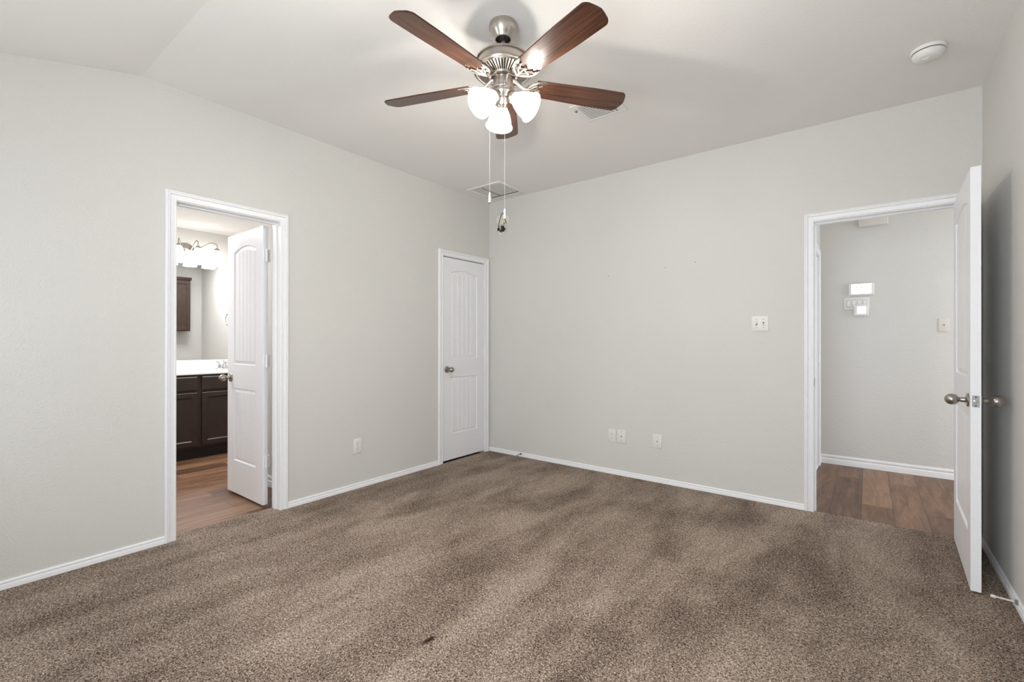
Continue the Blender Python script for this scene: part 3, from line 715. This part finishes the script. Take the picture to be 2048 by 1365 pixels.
g = MB(); g.tube([(.222, -.004, 2.475), (.216, -.016, 2.48), (.224, -.022, 2.455), (.214, -.02, 2.435)], .004, 8); tag(link('wire', g, plain('red_wire', srgb(150, 110, 105), .5), wh), 'thin reddish wire')
# cable stub at the foot of the back wall
cs = empty('cable_stub', (.440, -.014, .022), 'short dark cable end sticking out above the back baseboard', 'cable')
g = MB(); g.tube([(.445, -.009, .030), (.437, -.024, .029), (.425, -.040, .022), (.412, -.050, .010)], .0035, 8); link('cable', g, M_GREY, cs)
g = MB(frame((.445, -.008, .030), (1, 0, 0), (0, 0, 1), (0, -1, 0))); g.lathe([(.0001, 0), (.0075, 0), (.0075, .010), (.005, .016), (.0001, .016)], 12); link('connector', g, M_BLK, cs)
# spring door stop on the right baseboard
ds = empty('door_stop', (XR-.013, -.872, .032), 'white tipped spring door stop on the right baseboard', 'door stop')
d0 = Vector((XR-.012, -.870, .034)); d1 = Vector((3.768, -.880, .040)); dd = (d1-d0).normalized(); sd_ = Vector((0, 0, 1)).cross(dd).normalized(); Md = frame(d0, sd_, dd.cross(sd_), dd); Ld = (d1-d0).length
g = MB(Md); g.lathe([(.0001, -.001), (.011, -.001), (.011, .003), (.006, .008), (.0001, .008)], 16); link('mount', g, M_GREY, ds)
g = MB(Md); g.tube([(.0035*math.cos(q*.9), .0035*math.sin(q*.9), .006+(Ld-.012)*q/140) for q in range(141)], .0012, 6); g.lathe([(.0001, .004), (.003, .004), (.003, Ld-.004), (.0001, Ld-.004)], 10); link('spring', g, M_RUB, ds)
g = MB(Md); g.lathe([(.0001, Ld-.008), (.0065, Ld-.008), (.0072, Ld+.004), (.006, Ld+.008), (.0001, Ld+.008)], 16); link('rubber_tip', g, M_RUB, ds)

# ------------------------------------------------------------------ hall wall
pn = empty('control_panel', (3.263, HY, 1.708), 'wide white wall panel with a lit screen in the hall', 'control panel')
M = FB(3.263, 1.708, HY); g = MB(M); g.box(-.099, .099, -.0575, .0575, .0005, .024, .007, 3); link('body', g, M_PLATE, pn)
g = MB(M); g.box(-.077, .078, -.043, .052, .0238, .0248, .0004, 1); sc_ = tag(link('screen', g, M_SCREEN, pn), 'lit white screen')
for px, py in ((0, .022), (-.036, .020)):
    g = MB(M); g.box(px-.003, px+.003, py-.005, py+.005, .0247, .0251); link('icon', g, M_GREY, sc_)
tp = empty('switch_plate', (3.227, HY, 1.575), 'wide white multi gang switch plate between the two lit panels', 'light switch')
M = FB(3.227, 1.575, HY); g = MB(M); g.box(-.099, .099, -.058, .058, .0005, .006, .0025, 2); link('cover_plate', g, M_PLATE, tp)
for k in range(4):
    px = -.062+k*.042
    g = MB(M); g.box(px-.015, px+.015, -.033, .033, .0058, .0064); rk = link('rocker_gap', g, M_GREY, tp)
    g = MB(M); g.box(px-.0138, px+.0138, -.031, .031, .006, .0095, .002, 1); link('rocker', g, M_PLATE, rk)
th = empty('thermostat', (3.264, HY, 1.507), 'small white thermostat with a lit square screen below the wide panel', 'thermostat')
M = FB(3.264, 1.507, HY); g = MB(M); g.box(-.058, .058, -.054, .054, .0105, .032, .006, 3); link('body', g, M_PLATE, th)
g = MB(M); g.box(-.050, .050, -.046, .046, .0096, .0108); g.box(-.050, .050, -.046, -.060+.013, .0005, .0108); link('mount', g, M_PLATE, th)
g = MB(M); g.box(-.033, .035, -.034, .035, .0318, .0328, .0004, 1); tag(link('screen', g, M_SCREEN, th), 'lit white screen')
hs = plate(FB(3.849, 1.352, HY), .074, .120, name='switch_plate', label='single ivory switch plate beside the open door edge in the hall', cat='light switch', mat=M_PLATEC)
g = MB(FB(3.849, 1.352, HY)); g.box(-.0043, .0043, -.006, .004, .005, .014, .0015, 1); link('toggle', g, M_GREY, hs)
ch = empty('door_chime', (3.352, HY, 2.37), 'white door chime box high on the hall wall', 'door chime')
M = FB(3.352, 2.378, HY); g = MB(M); g.box(-.112, .112, -.072, .072, .012, .052, .010, 3); link('cover', g, M_PLATEC, ch)
g = MB(M); g.box(-.100, .100, -.062, .062, .0005, .013); link('base', g, M_PLATE, ch)

# ------------------------------------------------------------------ bathroom
VX, VT = -2.170, -2.232          # cabinet front, toe kick
VY0, VY1, VZ = -2.86, BY1-.004, .858
va = empty('vanity_cabinet', (BX+.3, (VY0+VY1)/2, ZW), 'long espresso wood bathroom vanity cabinet', 'vanity cabinet')
g = MB(); g.box(BX+.003, VX-.020, VY0, VY1, .105, VZ-.002); g.box(VX-.020, VX, VY0, VY1, .105, VZ-.002); link('carcass', g, M_ESP, va)
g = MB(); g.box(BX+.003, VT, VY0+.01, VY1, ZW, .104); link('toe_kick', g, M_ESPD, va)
def panel_front(name, y0, y1, z0, z1, parent, raised=True, x=VX, mat=None, sx=1, fw_=.055):
    """a framed front facing +x (sx=1) or -x (sx=-1)"""
    g = MB(); d = lambda q: x+sx*q
    prof = [(0, 0.0005), (0, .017), (.003, .019), (fw_-.008, .019), (fw_-.002, .013), (fw_+.004, .010), (fw_+.010, .010)] if raised else [(0, .0005), (0, .014), (.010, .019), (.014, .019)]
    vs = []; fs = []
    for u, t_ in prof: vs += [(d(t_), y0+u, z0+u), (d(t_), y1-u, z0+u), (d(t_), y1-u, z1-u), (d(t_), y0+u, z1-u)]
    n = len(prof)
    for i in range(n-1):
        for k in range(4): fs.append((4*i+k, 4*i+(k+1) % 4, 4*(i+1)+(k+1) % 4, 4*(i+1)+k))
    fs.append((4*n-4, 4*n-3, 4*n-2, 4*n-1)); fs.append((3, 2, 1, 0)); g.add(vs, fs)
    return link(name, g, mat or M_ESP, parent, smooth=20)
yy = -2.054
doors = [(-2.054, -1.730), (-1.690, -1.366), (-1.326, -1.03), (-2.419, -2.095), (-2.783, -2.459)]
for a, c in doors:
    panel_front('cabinet_door', a, c, .125, .672, va); panel_front('drawer_front', a, c, .694, .838, va, raised=False)
ct = empty('countertop', (BX+.3, (VY0+VY1)/2, VZ), 'white cultured marble vanity countertop', 'countertop')
g = MB(); g.box(BX+.002, -2.145, VY0-.01, BY1-.002, VZ, VZ+.022, .004, 2); link('slab', g, M_MARBLE, ct)
g = MB(); g.box(BX+.002, BX+.020, VY0-.01, BY1-.002, VZ+.021, .990, .003, 2); link('backsplash', g, M_MARBLE, ct)
g = MB(); g.lathe([(.215, VZ+.0222), (.205, VZ+.027), (.198, VZ+.0225), (.15, VZ+.0224), (.0001, VZ+.0223)], 40, Matrix.Translation((-2.40, -1.69, 0)) @ Matrix.Diagonal((.72, 1, 1, 1))); link('sink_rim', g, M_MARBLE, ct)
fc = empty('faucet', (-2.63, -1.668, VZ+.022), 'chrome bathroom faucet on the white countertop', 'faucet')
fz = VZ+.0225; F0 = Vector((-2.632, -1.668, fz))
g = MB(); g.box(F0.x-.028, F0.x+.030, F0.y-.078, F0.y+.078, fz, fz+.014, .006, 3); link('base', g, M_CHROME, fc)
g = MB(); g.tube([F0+Vector((-.004, 0, .010)), F0+Vector((.002, 0, .05)), F0+Vector((.030, 0, .075)), F0+Vector((.075, 0, .062)), F0+Vector((.112, 0, .040)), F0+Vector((.118, 0, .028))], [.021, .020, .016, .013, .0115, .0105], 16); link('spout', g, M_CHROME, fc)
for s in (-1, 1):
    g = MB(); g.lathe([(.0001, .0), (.019, .0), (.017, .030), (.012, .046), (.0001, .048)], 20, Matrix.Translation(F0+Vector((0, s*.051, .012))))
    g.tube([F0+Vector((0, s*.051, .060)), F0+Vector((.012, s*.062, .078)), F0+Vector((.022, s*.092, .088))], [.008, .007, .0055], 10); link('handle', g, M_CHROME, fc)
g = MB(); g.lathe([(.0001, 0), (.004, 0), (.004, .03), (.007, .034), (.007, .042), (.0001, .044)], 12, Matrix.Translation(F0+Vector((-.018, 0, .055)))); link('lift_rod', g, M_CHROME, fc)
g = MB(); g.box(BX+.0005, BX+.006, VY0, -1.035, .993, 2.092, .0015, 1)
tag(link('mirror', g, M_MIRROR, loc=(BX+.003, -1.95, .993)), 'large frameless mirror over the bathroom vanity', 'mirror')
# vanity light
LY = (-2.322, -2.135, -1.948, -1.761); LC = -2.035
vl = empty('vanity_light', (BX, LC, 2.24), 'four shade bathroom vanity light with curved arms above the mirror', 'wall light')
g = MB(frame((BX, LC, 2.235), (0, 1, 0), (0, 0, 1), (1, 0, 0)) @ Matrix.Diagonal((1.5, 1, 1, 1))); g.lathe([(.062, .0005), (.062, .008), (.052, .018), (.030, .026), (.0001, .028)], 40); link('backplate', g, M_NICKEL, vl)
for y in LY:
    s = 1 if y > LC else -1; xq = BX+.130; y0 = LC+s*.03
    pts = []
    P = [Vector((BX+.022, y0, 2.235)), Vector((BX+.05, y0+(y-y0)*.25, 2.225)), Vector((BX+.085, y0+(y-y0)*.55, 2.285)), Vector((BX+.115, y0+(y-y0)*.82, 2.322)), Vector((BX+.130, y, 2.300)), Vector((BX+.130, y, 2.262))]
    for i in range(len(P)-1):
        a, b_, c, d = P[max(i-1, 0)], P[i], P[i+1], P[min(i+2, len(P)-1)]
        for q in range(6):
            t = q/6; pts.append(.5*((2*b_)+(c-a)*t+(2*a-5*b_+4*c-d)*t*t+(3*b_-a-3*c+d)*t**3))
    pts.append(P[-1])
    g = MB(); g.tube(pts, .0055, 10); link('arm', g, M_NICKEL, vl)
    Mt = Matrix.Translation((xq, y, 0))
    g = MB(Mt); g.lathe([(.0001, 2.268), (.010, 2.266), (.020, 2.258), (.030, 2.246), (.031, 2.238), (.0001, 2.237)], 24); link('socket', g, M_NICKEL, vl)
    g = MB(Mt); pr = [(.026, 2.240), (.034, 2.228), (.044, 2.205), (.051, 2.175), (.055, 2.140), (.059, 2.105), (.064, 2.080), (.070, 2.062)]
    g.lathe(pr+[(r-.003, z) for r, z in reversed(pr)], 36); tag(link('lamp_shade', g, M_VSHADE, vl), 'lit white bell glass')
# cabinet on the opposite wall, seen in the mirror
wc = empty('wall_cabinet', (-WT, -1.52, 1.36), 'brown wall cabinet with crown top reflected in the bathroom mirror', 'wall cabinet')
g = MB(); g.box(-WT-.200, -WT-.0005, -1.82, -1.222, 1.362, 2.155); link('carcass', g, M_CAB, wc)
g = MB(); g.box(-WT-.222, -WT-.0005, -1.835, -1.207, 2.155, 2.200, .008, 2); link('crown', g, M_CAB, wc)
for a, c in ((-1.812, -1.526), (-1.516, -1.230)): panel_front('cabinet_door', a, c, 1.372, 2.145, wc, x=-WT-.200, mat=M_CAB, sx=-1)
tr = empty('towel_ring', (-1.23, BY1, 1.56), 'chrome towel ring reflected in the mirror beside the door edge', 'towel ring')
MT = frame((-1.23, BY1, 1.60), (1, 0, 0), (0, 0, 1), (0, -1, 0))
g = MB(MT); g.lathe([(.0001, .0005), (.024, .0005), (.024, .006), (.012, .012), (.010, .035), (.012, .045), (.0001, .046)], 24); link('post', g, M_CHROME, tr)
g = MB(MT); g.tube([(.078*math.sin(2*PI*k/40), -.080+.078*math.cos(2*PI*k/40), .036) for k in range(41)], .005, 8, cap=False); link('ring', g, M_CHROME, tr)
